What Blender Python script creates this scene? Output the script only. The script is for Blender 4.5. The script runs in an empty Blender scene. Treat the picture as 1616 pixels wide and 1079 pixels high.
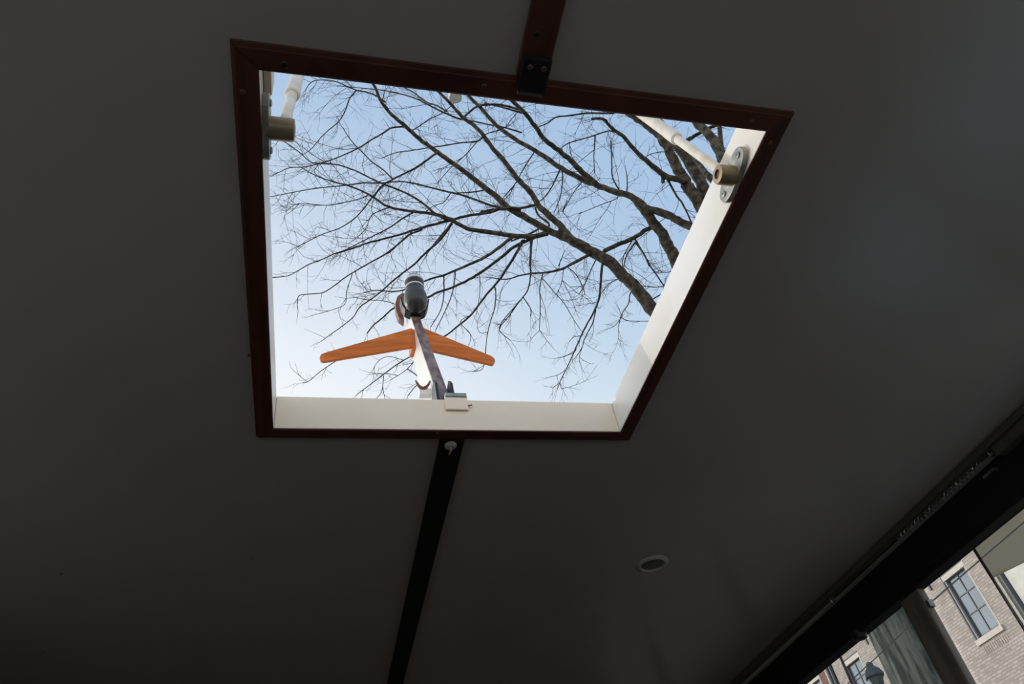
import bpy, bmesh, math, random
from mathutils import Vector, Matrix

# ------------------------------------------------------------------ camera
IW, IH, FPX = 1616.0, 1079.0, 1162.725
CZ = 1.0                                   # eye height above the cabin floor
AX = Vector((0.97003736, -0.1977064, -0.14120796))     # image right in the world
AY = Vector((0.03879233, 0.69978975, -0.7132948))      # image down
AZ = Vector((0.23983883, 0.68644482, 0.68649169))      # viewing direction
scene = bpy.context.scene
col = scene.collection
cam = bpy.data.cameras.new('camera')
cam.sensor_width = 36.0
cam.lens = FPX * 36.0 / IW
cam.clip_start = 0.02
cam.clip_end = 500
camo = bpy.data.objects.new('camera', cam)
col.objects.link(camo)
camo.matrix_world = Matrix(((AX.x, -AY.x, -AZ.x, 0), (AX.y, -AY.y, -AZ.y, 0), (AX.z, -AY.z, -AZ.z, CZ), (0, 0, 0, 1)))
scene.camera = camo

# ------------------------------------------------------------------ sky, sun, exposure
SUN_TO = Vector((-0.35, 0.237, 0.099)).normalized()
world = bpy.data.worlds.new('sky')
scene.world = world
world.use_nodes = True
wn, wl = world.node_tree.nodes, world.node_tree.links
wn.clear()
wo = wn.new('ShaderNodeOutputWorld')
bg = wn.new('ShaderNodeBackground')
bg.inputs['Strength'].default_value = 1.0
tc = wn.new('ShaderNodeTexCoord')
sep = wn.new('ShaderNodeSeparateXYZ')
wl.new(tc.outputs['Generated'], sep.inputs[0])
ramp = wn.new('ShaderNodeValToRGB')        # clear spring sky: pale at the horizon, blue overhead
cr = ramp.color_ramp
cr.elements[0].position = 0.0
cr.elements[0].color = (1.30, 1.28, 1.24, 1)
cr.elements[1].position = 1.0
cr.elements[1].color = (0.31, 0.48, 0.73, 1)
for pos, c in ((0.40, (0.92, 0.97, 1.0)), (0.65, (0.49, 0.65, 0.82)), (0.73, (0.41, 0.57, 0.78)), (0.87, (0.35, 0.52, 0.75))):
    e = cr.elements.new(pos)
    e.color = (*c, 1)
wl.new(sep.outputs['Z'], ramp.inputs[0])
dot = wn.new('ShaderNodeVectorMath')
dot.operation = 'DOT_PRODUCT'
dot.inputs[1].default_value = SUN_TO
wl.new(tc.outputs['Generated'], dot.inputs[0])
mr = wn.new('ShaderNodeMapRange')
mr.interpolation_type = 'SMOOTHSTEP'
mr.inputs['From Min'].default_value = 0.02
mr.inputs['From Max'].default_value = 0.75
mr.inputs['To Min'].default_value = 0.0
mr.inputs['To Max'].default_value = 0.97
wl.new(dot.outputs['Value'], mr.inputs['Value'])
mixw = wn.new('ShaderNodeMix')
mixw.data_type = 'RGBA'
mrz = wn.new('ShaderNodeMapRange')          # haze thins out towards the zenith
mrz.inputs['From Min'].default_value = 0.64
mrz.inputs['From Max'].default_value = 0.92
mrz.inputs['To Min'].default_value = 1.0
mrz.inputs['To Max'].default_value = 0.08
wl.new(sep.outputs['Z'], mrz.inputs['Value'])
hz_ = wn.new('ShaderNodeMath')
hz_.operation = 'MULTIPLY'
wl.new(mr.outputs[0], hz_.inputs[0])
wl.new(mrz.outputs[0], hz_.inputs[1])
wl.new(hz_.outputs[0], mixw.inputs['Factor'])
wl.new(ramp.outputs[0], mixw.inputs['A'])
mixw.inputs['B'].default_value = (0.98, 0.99, 1.0, 1)
# hazy aureole around the sun
mr2 = wn.new('ShaderNodeMapRange')
mr2.inputs['From Min'].default_value = 0.62
mr2.inputs['From Max'].default_value = 1.0
mr2.inputs['To Min'].default_value = 0.0
mr2.inputs['To Max'].default_value = 1.0
wl.new(dot.outputs['Value'], mr2.inputs['Value'])
p2 = wn.new('ShaderNodeMath')
p2.operation = 'POWER'
p2.inputs[1].default_value = 2.0
wl.new(mr2.outputs[0], p2.inputs[0])
p3 = wn.new('ShaderNodeMath')
p3.operation = 'MULTIPLY_ADD'
p3.inputs[1].default_value = 2.1
p3.inputs[2].default_value = 1.0
wl.new(p2.outputs[0], p3.inputs[0])
wl.new(p3.outputs[0], bg.inputs['Strength'])
wl.new(mixw.outputs['Result'], bg.inputs['Color'])
wl.new(bg.outputs[0], wo.inputs[0])

sun = bpy.data.lights.new('sun', 'SUN')
sun.energy = 0.85
sun.color = (1.0, 0.92, 0.80)
sun.angle = math.radians(0.6)
suno = bpy.data.objects.new('sun', sun)
col.objects.link(suno)
suno.rotation_euler = SUN_TO.to_track_quat('Z', 'Y').to_euler()
suno.location = (-6, 7, 8)

scene.view_settings.view_transform = 'Standard'
scene.view_settings.look = 'None'
scene.view_settings.gamma = 1.0
scene.view_settings.exposure = 0.0
scene.view_settings.use_curve_mapping = False

# ------------------------------------------------------------------ helpers
def ray(x, y):
    return AX * (x - IW / 2) + AY * (y - IH / 2) + AZ * FPX

def at(x, y, X=None, Y=None, Z=None, R=None):
    """world point on the sight line of a photo pixel; Z is above the eye"""
    r = ray(x, y)
    if X is not None: k = X / r.x
    elif Y is not None: k = Y / r.y
    elif Z is not None: k = Z / r.z
    else: k = R / r.length
    return r * k + Vector((0, 0, CZ))

class MB:
    def __init__(self):
        self.v, self.f = [], []
    def add(self, vs, fs):
        o = len(self.v)
        self.v += [tuple(p) for p in vs]
        self.f += [tuple(i + o for i in f) for f in fs]
        return self
    def box(self, x0, x1, y0, y1, z0, z1):
        return self.add([(x0,y0,z0),(x1,y0,z0),(x1,y1,z0),(x0,y1,z0),(x0,y0,z1),(x1,y0,z1),(x1,y1,z1),(x0,y1,z1)],
                        [(0,3,2,1),(4,5,6,7),(0,1,5,4),(1,2,6,5),(2,3,7,6),(3,0,4,7)])
    def hexa(self, lo, hi):
        n = len(lo)
        fs = [tuple(range(n))[::-1], tuple(range(n, 2 * n))]
        fs += [(i, (i + 1) % n, n + (i + 1) % n, n + i) for i in range(n)]
        return self.add(list(lo) + list(hi), fs)
    def tube(self, pts, rads, n=10, cap=True):
        pts = [Vector(p) for p in pts]
        if not hasattr(rads, '__len__'): rads = [rads] * len(pts)
        t = (pts[1] - pts[0]).normalized()
        a = Vector((0, 0, 1)) if abs(t.z) < .9 else Vector((1, 0, 0))
        u = t.cross(a).normalized()
        vs, fs = [], []
        for i, p in enumerate(pts):
            t = (pts[min(i + 1, len(pts) - 1)] - pts[max(i - 1, 0)]).normalized()
            u = (u - t * u.dot(t)).normalized()
            w = t.cross(u)
            for k in range(n):
                q = 2 * math.pi * k / n
                vs.append(p + (u * math.cos(q) + w * math.sin(q)) * rads[i])
        m = len(pts)
        for i in range(m - 1):
            for k in range(n):
                fs.append((i*n+k, i*n+(k+1) % n, (i+1)*n+(k+1) % n, (i+1)*n+k))
        if cap:
            fs.append(tuple(range(n))[::-1])
            fs.append(tuple(range((m-1)*n, m*n)))
        return self.add(vs, fs)
    def lathe(self, prof, n=24, M=None):
        """prof: (radius, height) about local z"""
        vs, fs = [], []
        for r, h in prof:
            for k in range(n):
                q = 2 * math.pi * k / n
                p = Vector((r * math.cos(q), r * math.sin(q), h))
                vs.append(M @ p if M else p)
        for i in range(len(prof) - 1):
            for k in range(n):
                fs.append((i*n+k, i*n+(k+1) % n, (i+1)*n+(k+1) % n, (i+1)*n+k))
        fs.append(tuple(range(n))[::-1])
        fs.append(tuple(range((len(prof)-1)*n, len(prof)*n)))
        return self.add(vs, fs)
    def build(self, name, mat, parent=None, smooth=False, bevel=0.0, kind=None, label=None, segs=2):
        me = bpy.data.meshes.new(name)
        me.from_pydata(self.v, [], self.f)
        bm = bmesh.new()
        bm.from_mesh(me)
        bmesh.ops.recalc_face_normals(bm, faces=bm.faces)
        if bevel:
            bmesh.ops.bevel(bm, geom=[e for e in bm.edges if e.is_manifold and e.calc_face_angle(0) > .5], offset=bevel, segments=segs, affect='EDGES', clamp_overlap=True, profile=.6)
        bm.to_mesh(me)
        bm.free()
        if smooth:
            for p in me.polygons: p.use_smooth = True
            try: me.set_sharp_from_angle(angle=math.radians(40))
            except Exception: pass
        me.materials.append(mat)
        o = bpy.data.objects.new(name, me)
        col.objects.link(o)
        if parent is not None:
            o.parent = parent
            o.matrix_parent_inverse = Matrix.Translation(-parent.matrix_world.translation) if parent.type == 'EMPTY' else Matrix.Identity(4)
        if kind: o['kind'] = kind
        if label: o['label'] = label
        return o

def empty(name, loc, label=None, cat=None, kind=None, group=None):
    o = bpy.data.objects.new(name, None)
    o.empty_display_size = .05
    col.objects.link(o)
    o.location = loc
    o.matrix_world = Matrix.Translation(Vector(loc))
    tag(o, label, cat, kind, group)
    return o

def tag(o, label=None, cat=None, kind=None, group=None):
    if label: o['label'] = label
    if cat: o['category'] = cat
    if kind: o['kind'] = kind
    if group: o['group'] = group
    return o

def axis_matrix(p, d):
    return Matrix.Translation(Vector(p)) @ Vector(d).to_track_quat('Z', 'Y').to_matrix().to_4x4()

# ------------------------------------------------------------------ materials
def mat(name, c, rough=.5, metal=0., c2=None, scale=8., detail=4., bump=0., stretch=None, spec=.5, lo=.35, hi=.65, coat=0.):
    m = bpy.data.materials.new(name)
    m.use_nodes = True
    nt = m.node_tree
    b = nt.nodes['Principled BSDF']
    b.inputs['Base Color'].default_value = (*c, 1)
    b.inputs['Roughness'].default_value = rough
    b.inputs['Metallic'].default_value = metal
    b.inputs['Specular IOR Level'].default_value = spec
    b.inputs['Coat Weight'].default_value = coat
    b.inputs['Coat Roughness'].default_value = .15
    t = nt.nodes.new('ShaderNodeTexCoord')
    mp = nt.nodes.new('ShaderNodeMapping')
    nt.links.new(t.outputs['Object'], mp.inputs[0])
    if stretch: mp.inputs['Scale'].default_value = stretch
    nz = nt.nodes.new('ShaderNodeTexNoise')
    nz.inputs['Scale'].default_value = scale
    nz.inputs['Detail'].default_value = detail
    nt.links.new(mp.outputs[0], nz.inputs['Vector'])
    r = nt.nodes.new('ShaderNodeValToRGB')
    c2 = c2 or tuple(x * .85 for x in c)
    r.color_ramp.elements[0].position = lo
    r.color_ramp.elements[0].color = (*c2, 1)
    r.color_ramp.elements[1].position = hi
    r.color_ramp.elements[1].color = (*c, 1)
    nt.links.new(nz.outputs['Fac'], r.inputs[0])
    nt.links.new(r.outputs[0], b.inputs['Base Color'])
    if bump:
        bp = nt.nodes.new('ShaderNodeBump')
        bp.inputs['Strength'].default_value = bump
        bp.inputs['Distance'].default_value = .01
        nt.links.new(nz.outputs['Fac'], bp.inputs['Height'])
        nt.links.new(bp.outputs[0], b.inputs['Normal'])
    return m

def glass_mat(name, tint, rough=.03):
    m = bpy.data.materials.new(name)
    m.use_nodes = True
    nt = m.node_tree
    nt.nodes.clear()
    o = nt.nodes.new('ShaderNodeOutputMaterial')
    mx = nt.nodes.new('ShaderNodeMixShader')
    tr = nt.nodes.new('ShaderNodeBsdfTransparent')
    tr.inputs[0].default_value = (*tint, 1)
    gl = nt.nodes.new('ShaderNodeBsdfGlossy')
    gl.inputs['Roughness'].default_value = rough
    lw = nt.nodes.new('ShaderNodeLayerWeight')
    lw.inputs['Blend'].default_value = .5
    pw = nt.nodes.new('ShaderNodeMath')
    pw.operation = 'POWER'
    pw.inputs[1].default_value = 5.0
    ma = nt.nodes.new('ShaderNodeMath')
    ma.operation = 'MULTIPLY_ADD'
    ma.inputs[1].default_value = .90
    ma.inputs[2].default_value = .04
    nt.links.new(lw.outputs['Facing'], pw.inputs[0])
    nt.links.new(pw.outputs[0], ma.inputs[0])
    nt.links.new(ma.outputs[0], mx.inputs[0])
    nt.links.new(tr.outputs[0], mx.inputs[1])
    nt.links.new(gl.outputs[0], mx.inputs[2])
    nt.links.new(mx.outputs[0], o.inputs[0])
    return m

def brick_mat(name, a, b_, mortar, bump=.4):
    m = bpy.data.materials.new(name)
    m.use_nodes = True
    nt = m.node_tree
    b = nt.nodes['Principled BSDF']
    b.inputs['Roughness'].default_value = .9
    t = nt.nodes.new('ShaderNodeTexCoord')
    s = nt.nodes.new('ShaderNodeSeparateXYZ')
    cmb = nt.nodes.new('ShaderNodeCombineXYZ')
    nt.links.new(t.outputs['Object'], s.inputs[0])
    nt.links.new(s.outputs['Y'], cmb.inputs['X'])
    nt.links.new(s.outputs['Z'], cmb.inputs['Y'])
    br = nt.nodes.new('ShaderNodeTexBrick')
    br.inputs['Scale'].default_value = 1.0
    br.inputs['Brick Width'].default_value = .24
    br.inputs['Row Height'].default_value = .085
    br.inputs['Mortar Size'].default_value = .012
    br.inputs['Color1'].default_value = (*a, 1)
    br.inputs['Color2'].default_value = (*b_, 1)
    br.inputs['Mortar'].default_value = (*mortar, 1)
    nt.links.new(cmb.outputs[0], br.inputs['Vector'])
    nz = nt.nodes.new('ShaderNodeTexNoise')
    nz.inputs['Scale'].default_value = 2.6
    nz.inputs['Detail'].default_value = 6
    nt.links.new(t.outputs['Object'], nz.inputs['Vector'])
    mr = nt.nodes.new('ShaderNodeMapRange')
    mr.inputs['To Min'].default_value = .72
    mr.inputs['To Max'].default_value = 1.2
    nt.links.new(nz.outputs['Fac'], mr.inputs['Value'])
    mu = nt.nodes.new('ShaderNodeMix')
    mu.data_type = 'RGBA'
    mu.blend_type = 'MULTIPLY'
    mu.inputs['Factor'].default_value = 1
    nt.links.new(br.outputs['Color'], mu.inputs['A'])
    nt.links.new(mr.outputs[0], mu.inputs['B'])
    nt.links.new(mu.outputs['Result'], b.inputs['Base Color'])
    bp = nt.nodes.new('ShaderNodeBump')
    bp.inputs['Strength'].default_value = bump
    bp.inputs['Distance'].default_value = .02
    bp.invert = True
    nt.links.new(br.outputs['Fac'], bp.inputs['Height'])
    nt.links.new(bp.outputs[0], b.inputs['Normal'])
    return m

M = {}
M['ceiling'] = mat('ceiling_paint', (.485, .44, .395), .27, spec=.5, c2=(.455, .41, .365), scale=2.2, detail=5, bump=.02)
M['mahogany'] = mat('mahogany', (.13, .040, .024), .4, c2=(.065, .022, .015), scale=9, stretch=(1, 1, 1), coat=.25)
M['mahogany_y'] = mat('mahogany_long', (.12, .038, .024), .4, c2=(.062, .022, .015), scale=14, stretch=(4, .35, 4), coat=.25)
M['darkwood'] = mat('dark_window_wood', (.006, .0055, .005), .7, c2=(.004, .004, .0035), scale=14, stretch=(4, .3, 4))
M['mullion'] = mat('mullion_paint', (.26, .22, .18), .5, c2=(.16, .135, .11), scale=6, stretch=(8, 8, .6))
M['floor'] = mat('floor_planks', (.13, .09, .06), .55, c2=(.08, .055, .04), scale=5, stretch=(6, .4, 1))
M['wall'] = mat('cabin_panel', (.10, .065, .04), .5, c2=(.06, .04, .025), scale=5, stretch=(1, .4, 4))
M['white'] = mat('white_gloss_paint', (.81, .79, .755), .34, c2=(.77, .73, .675), scale=5, detail=6, bump=.02, lo=.38, hi=.55)
M['roof'] = mat('deck_paint', (.55, .53, .50), .6, scale=6)
M['cream'] = mat('cream_plastic', (.74, .69, .60), .42, c2=(.64, .54, .40), scale=22, lo=.30, hi=.56)
M['brass'] = mat('aged_bronze', (.42, .33, .20), .4, metal=.35, c2=(.30, .22, .13), scale=30)
M['bush'] = mat('brown_bush', (.16, .07, .045), .6)
M['steel'] = mat('weathered_steel', (.34, .36, .35), .4, metal=.6, c2=(.20, .23, .22), scale=40)
M['flange'] = mat('weathered_flange', (.46, .44, .38), .45, metal=.25, c2=(.24, .25, .23), scale=26, lo=.42, hi=.58)
M['mast_steel'] = mat('mast_strip_metal', (.27, .19, .165), .5, c2=(.12, .065, .05), spec=.3, scale=18, stretch=(3, 1, 1), lo=.40, hi=.62)
M['black'] = mat('black_metal', (.018, .018, .019), .45, metal=.2)
M['varnish'] = mat('varnished_wood', (.72, .205, .045), .5, c2=(.50, .13, .03), scale=10, stretch=(.5, 4, 6), spec=.15)
M['brownwood'] = mat('brown_varnish', (.24, .085, .030), .5, c2=(.15, .05, .02), scale=12)
M['lampdark'] = mat('lamp_housing', (.014, .021, .020), .35, c2=(.040, .038, .026), scale=24, coat=.08)
M['lampwhite'] = mat('lamp_lens_ring', (.78, .78, .75), .3)
M['bark'] = mat('bark', (.16, .13, .085), .92, c2=(.034, .029, .022), scale=14, detail=8, bump=1., lo=.42, hi=.70)  # random mottle; the paler tone also paints in lit streaks
M['trunk'] = mat('mossy_trunk_bark', (.13, .135, .12), .95, lo=.42, hi=.60, c2=(.030, .036, .034), scale=9, detail=9, bump=1.0, stretch=(2.2, 2.2, .35))
M['twig'] = mat('twig_bark', (.058, .040, .036), .9, c2=(.038, .027, .025), scale=3)
M['brick'] = brick_mat('grey_brown_brick', (.60, .51, .44), (.42, .36, .31), (.34, .315, .285))
M['redbrick'] = brick_mat('red_brown_brick', (.27, .135, .10), (.23, .12, .09), (.22, .15, .12))
M['plaster'] = mat('white_plaster', (.78, .74, .66), .8, c2=(.66, .62, .55), scale=2)
M['stone'] = mat('cream_sill_stone', (.72, .65, .56), .7)
M['greywood'] = mat('grey_reveal_paint', (.42, .41, .39), .6)
M['sash'] = mat('dark_blue_sash', (.035, .045, .055), .4)
M['pane'] = mat('reflecting_pane', (.17, .215, .25), .06, c2=(.12, .155, .185), scale=.8, spec=.9)
M['glass'] = glass_mat('cabin_glass', (.955, .965, .965))
M['lantern_glass'] = mat('frosted_lantern_glass', (.07, .09, .09), .3)
M['sheet'] = mat('beige_sheet', (.33, .31, .26), .85, c2=(.25, .235, .20), scale=9, bump=.2)
M['endboard'] = mat('warm_light_end_board', (.93, .805, .65), .34, c2=(.89, .745, .58), scale=5, detail=6, bump=.02)  # warm bounce light put into the colour of end boards and keeper
M['deck'] = mat('pale_bounce_deck', (.84, .84, .82), .7)
M['pvc'] = mat('grey_plastic_trunking', (.13, .12, .105), .45)
nt_ = M['sheet'].node_tree
tl_ = nt_.nodes.new('ShaderNodeBsdfTranslucent')
tl_.inputs[0].default_value = (.74, .69, .59, 1)
mx_ = nt_.nodes.new('ShaderNodeMixShader')
mx_.inputs[0].default_value = .85
out_ = nt_.nodes['Material Output']
nt_.links.new(nt_.nodes['Principled BSDF'].outputs[0], mx_.inputs[1])
nt_.links.new(tl_.outputs[0], mx_.inputs[2])
nt_.links.new(mx_.outputs[0], out_.inputs[0])
M['wire'] = mat('white_wire', (.92, .91, .88), .5)
M['chrome'] = mat('dull_chrome', (.45, .45, .44), .3, metal=.9)
M['lamp_glass'] = mat('lamp_lens_dark', (.10, .10, .095), .35)
M['lamp_rim'] = mat('lamp_rim_white', (.60, .58, .54), .4)
M['quay'] = mat('quay_brick', (.085, .07, .06), .9, scale=3)
M['water'] = mat('canal_water', (.05, .065, .055), .55, scale=2.5, bump=.25)

# ------------------------------------------------------------------ cabin shell
XL, XR, Y0, Y1 = -1.19, 1.735, -1.15, 4.6
CEIL = CZ + 1.012
WX0 = 1.748
XC = .275
HX0, HX1, HY0, HY1 = -.108, .671, .498, 1.287          # clear hatch opening
FX0, FX1, FY0, FY1 = -.144, .707, .463, 1.321          # outside of the wooden frame
ROOF = CZ + 1.050
COAM = CZ + 1.092

def ceil_z(x):
    d = (abs(x - XC) - 1.06) / .40
    return CEIL - (.027 * d * d if d > 0 else 0)

# floor
fl = MB().box(XL - .06, XR + .06, Y0, Y1, -.06, 0).build('floor', M['floor'], kind='structure')

# ceiling: underside follows a soft cove at the sides; the hatch is a real hole
T = .024
gx0, gx1, gy0, gy1 = HX0 - T - .0005, HX1 + T + .0005, HY0 - T - .0005, HY1 + T + .0005
xs = sorted(set([XL + (gx0 - XL) * i / 12 for i in range(13)] + [gx0 + (gx1 - gx0) * i / 3 for i in range(1, 4)] + [gx1 + (XR - gx1) * i / 16 for i in range(1, 17)]))
ys = [Y0, -.5, gy0, gy1, 2.2, 3.3, Y1]
mb = MB()
nx, ny = len(xs), len(ys)
vs = [(x, y, ceil_z(x)) for x in xs for y in ys] + [(x, y, ROOF) for x in xs for y in ys]
NV = nx * ny
def solid(i, j):
    if not (0 <= i < nx - 1 and 0 <= j < ny - 1): return False
    xm, ym = (xs[i] + xs[i+1]) / 2, (ys[j] + ys[j+1]) / 2
    return not (gx0 < xm < gx1 and gy0 < ym < gy1)
fs = []
for i in range(nx - 1):
    for j in range(ny - 1):
        if not solid(i, j): continue
        a, b, c_, d = i*ny + j, (i+1)*ny + j, (i+1)*ny + j + 1, i*ny + j + 1
        fs.append((a, d, c_, b)); fs.append((a+NV, b+NV, c_+NV, d+NV))
        for (p, q, di, dj) in ((a, b, 0, -1), (b, c_, 1, 0), (c_, d, 0, 1), (d, a, -1, 0)):
            if not solid(i + di, j + dj): fs.append((p, q, q+NV, p+NV))
ceiling = mb.add(vs, fs).build('ceiling', M['ceiling'], kind='structure', smooth=True)

def screw(parent, p, r=.005, m='steel', d=(0, 0, -1)):
    s = MB().lathe([(r, 0), (r, r*.25), (r*.7, r*.5), (r*.22, r*.55), (r*.2, r*.30)], 12, axis_matrix(p, d))
    return s.build('screw', M[m], parent)
for px in ((97, 905), (397, 880), (68, 1028)):
    p = at(*px, Z=1.012)
    screw(ceiling, (p.x, p.y, ceil_z(p.x)), .0035, 'steel')

# outer roof edge boards
for s, x0, x1 in (('left', XL - .10, XL), ('right', XR, XR + .10)):
    MB().box(x0, x1, Y0, Y1, CZ + .955, ROOF).build('trim_1' if s == 'left' else 'trim_2', M['roof'], kind='structure')

# end walls
MB().box(XL - .06, XR + .06, Y1, Y1 + .05, 0, CEIL).build('wall_front', M['wall'], kind='structure')
# aft end: low bulkhead, unseen opening widened to light the ceiling
MB().box(XL - .06, XR + .06, Y0 - .05, Y0, 0, .42).build('wall_back', M['wall'], kind='structure')
# unseen decks added to bounce light onto the ceiling: aft, and below the windows
o = MB().box(XL - .5, XR + .56, Y0 - 3.2, Y0 - .052, .30, .40).build('aft_bounce_deck', M['deck'], kind='structure')
MB().box(WX0 + .06, WX0 + .66, Y0, 1.7, CZ - .12, CZ - .02).build('side_bounce_deck', M['deck'], kind='structure')
MB().box(XL - .60, XL - .06, Y0, 1.7, CZ - .12, CZ - .02).build('side_bounce_deck', M['deck'], kind='structure')

# side walls with a window band each
HEAD, SILL = CZ + .832, CZ + .02
MULL_R = [-.90, .05, .95, 1.866, 2.80, 3.75]
def side_wall(side, xin, xout, mulls, yend):
    mb = MB()
    if yend < Y1: mb.box(min(xin, xout), max(xin, xout), yend, Y1, SILL, HEAD)
    mb.box(min(xin, xout), max(xin, xout), Y0, Y1, 0, SILL)
    w = mb.build('wall_' + side, M['wall'], kind='structure')
    s = 1 if xout > xin else -1
    h = MB().box(min(xin, xout), max(xin, xout), Y0, Y1, HEAD, CZ + .985)
    h.build('header', M['darkwood'], w, bevel=.006)
    # stepped bead under the header
    xb = xin - s * .006
    MB().box(min(xb, xin + s * .02), max(xb, xin + s * .02), Y0, Y1, HEAD + .012, HEAD + .030).build('bead', M['darkwood'], w, bevel=.003)
    for y in mulls:
        if y > yend: continue
        m = MB().box(min(xin + s*.012, xin + s*.040), max(xin + s*.012, xin + s*.040), y - .047, y + .047, SILL, HEAD)
        m.build('mullion', M['mullion'], w, bevel=.008)
    ye = [Y0] + [y for y in mulls if y < yend] + [yend]
    for i in range(len(ye) - 1):
        a, b = ye[i] + (.05 if i else 0), ye[i+1] - (.05 if i < len(ye) - 2 else 0)
        wi[0] += 1
        g = empty('window_%d' % wi[0], (xin + s * .04, (a + b) / 2, SILL), kind='structure')
        mid = 1.583 if side == 'right' and a < 1.5 < b else (a + b) / 2
        MB().box(xin + s*.040 - .002, xin + s*.040 + .002, a, mid - .002, SILL, HEAD).build('pane', M['glass'], g)
        MB().box(xin + s*.046 - .002, xin + s*.046 + .002, mid + .002, b, SILL, HEAD).build('pane', M['glass'], g)
        MB().box(xin + s*.043 - .0035, xin + s*.043 + .0035, mid - .0022, mid + .0022, SILL, HEAD).build('pane_seal', M['black'], g)
    return w
wi = [0]
WX = 1.748
wr = side_wall('right', WX, WX + .055, MULL_R, Y1)
wlft = side_wall('left', XL, XL - .055, MULL_R, 1.866)  # unseen windows stop short so the front ceiling stays darker

# ------------------------------------------------------------------ hatch: wooden frame, white coaming
frame = empty('hatch_surround', ((FX0 + FX1) / 2, (FY0 + FY1) / 2, CZ + 1.0), 'dark red mahogany surround screwed around the open roof hatch', 'trim')
z0, z1 = CZ + 1.0, CEIL
def rail(o0, o1, i0, i1, m):
    """mitred rail with a stepped outer bead; o = outer corners, i = inner corners"""
    o0, o1, i0, i1 = [Vector((*p, 0)) for p in (o0, o1, i0, i1)]
    s = .16
    s0, s1 = o0 + (i0 - o0) * s, o1 + (i1 - o1) * s
    g = .0006
    t = (o1 - o0).normalized()
    i0, s0, o0 = i0 + t * g, s0 + t * g, o0 + t * g
    i1, s1, o1 = i1 - t * g, s1 - t * g, o1 - t * g
    k = .10
    c0, c1 = i0 + (s0 - i0) * k, i1 + (s1 - i1) * k
    up = lambda p, z: (p.x, p.y, z)
    mb = MB()
    r0, r1 = i0 + (o0 - i0) * .72, i1 + (o1 - i1) * .72
    A = [up(r0, z1), up(r0, z0 + .0036), up(i0, z0 + .0036), up(i0, z0 + .0015), up(c0, z0), up(s0, z0), up(s0, z0 + .005), up(o0, z0 + .0065), up(o0, z1)]
    B = [up(r1, z1), up(r1, z0 + .0036), up(i1, z0 + .0036), up(i1, z0 + .0015), up(c1, z0), up(s1, z0), up(s1, z0 + .005), up(o1, z0 + .0065), up(o1, z1)]
    mb.hexa(A, B)
    return mb.build('rail', m, frame)
O = [(FX0, FY0), (FX1, FY0), (FX1, FY1), (FX0, FY1)]
I = [(HX0, HY0), (HX1, HY0), (HX1, HY1), (HX0, HY1)]
for k in range(4):
    rail(O[k], O[(k+1) % 4], I[k], I[(k+1) % 4], M['mahogany'] if k % 2 == 0 else M['mahogany_y'])
for px in ((449, 102), (764, 136), (1186, 192), (383, 145), (394, 560), (690, 684), (1216, 226)):
    p = at(*px, Z=1.0)
    screw(frame, (p.x, p.y, z0 + .0003), .0055 if px[0] == 449 else .0042, 'black' if px[0] == 449 else 'bush')

coam = empty('hatch_coaming', ((HX0 + HX1) / 2, (HY0 + HY1) / 2, CEIL), 'white painted upright coaming lining the open roof hatch', 'coaming')
zc0 = CZ + 1.004
MB().box(HX0 - T, HX0, HY0 - T, HY1 + T, zc0, COAM).build('side_board', M['white'], coam, bevel=.0025)
MB().box(HX1, HX1 + T, HY0 - T, HY1 + T, zc0, COAM).build('side_board', M['white'], coam, bevel=.0025)
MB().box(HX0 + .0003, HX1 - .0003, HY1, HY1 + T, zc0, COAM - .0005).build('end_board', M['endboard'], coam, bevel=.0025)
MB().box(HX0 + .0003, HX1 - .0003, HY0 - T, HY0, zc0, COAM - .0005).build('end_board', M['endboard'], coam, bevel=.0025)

# ceiling battens fore and aft of the hatch
for nm, ya, yb, lab in (('ceiling_batten', FY1 + .001, Y1, 'long dark batten on the ceiling, running from hatch to lower edge'),
                        ('ceiling_batten', Y0, FY0 - .001, 'reddish dark batten on the ceiling above the hatch frame')):
    o = MB().box(XC - .026 if yb == Y1 else .246, XC + .030 if yb == Y1 else .292, ya, yb, CZ + 1.0, CEIL + .002).build(nm, M['darkwood'] if yb == Y1 else M['mahogany_y'], bevel=.003)
    tag(o, lab, 'batten', group='ceiling battens')
    if yb != Y1:
        screw(o, (.262, .395, CZ + 1.0), .004, 'black')

# black latch plate over the near rail
pl = empty('latch_plate', (.27, .45, CZ + .99), 'small black metal plate with two screws joining batten and hatch frame', 'plate')
MB().box(.248, .290, .424, .476, CZ + .986, CZ + 1.0005).build('plate', M['black'], pl, bevel=.003)
MB().box(.250, .288, .474, .482, CZ + .990, CZ + 1.0005).build('lip', M['chrome'], pl, bevel=.001)
for x in (.259, .279): screw(pl, (x, .437, CZ + .986), .0042, 'bush')

# white button with hook below the hatch
kb = empty('ceiling_button', (.272, 1.335, CZ + .99), 'round cream button with a brass hook on the dark batten', 'hook')
p = Vector((.2745, 1.337, CZ + 1.0))
MB().lathe([(.0135, 0), (.0140, .004), (.0115, .007), (.006, .0085)], 20, axis_matrix(p, (0, 0, -1))).build('button', M['lamp_rim'], kb, smooth=True)
MB().tube([p + Vector((0, 0, -.007)), p + Vector((0, .001, -.014)), p + Vector((-.002, .008, -.018)), p + Vector((-.003, .016, -.016))], [.003, .0028, .0025, .002], 8).build('hook', M['brass'], kb, smooth=True)

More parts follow.
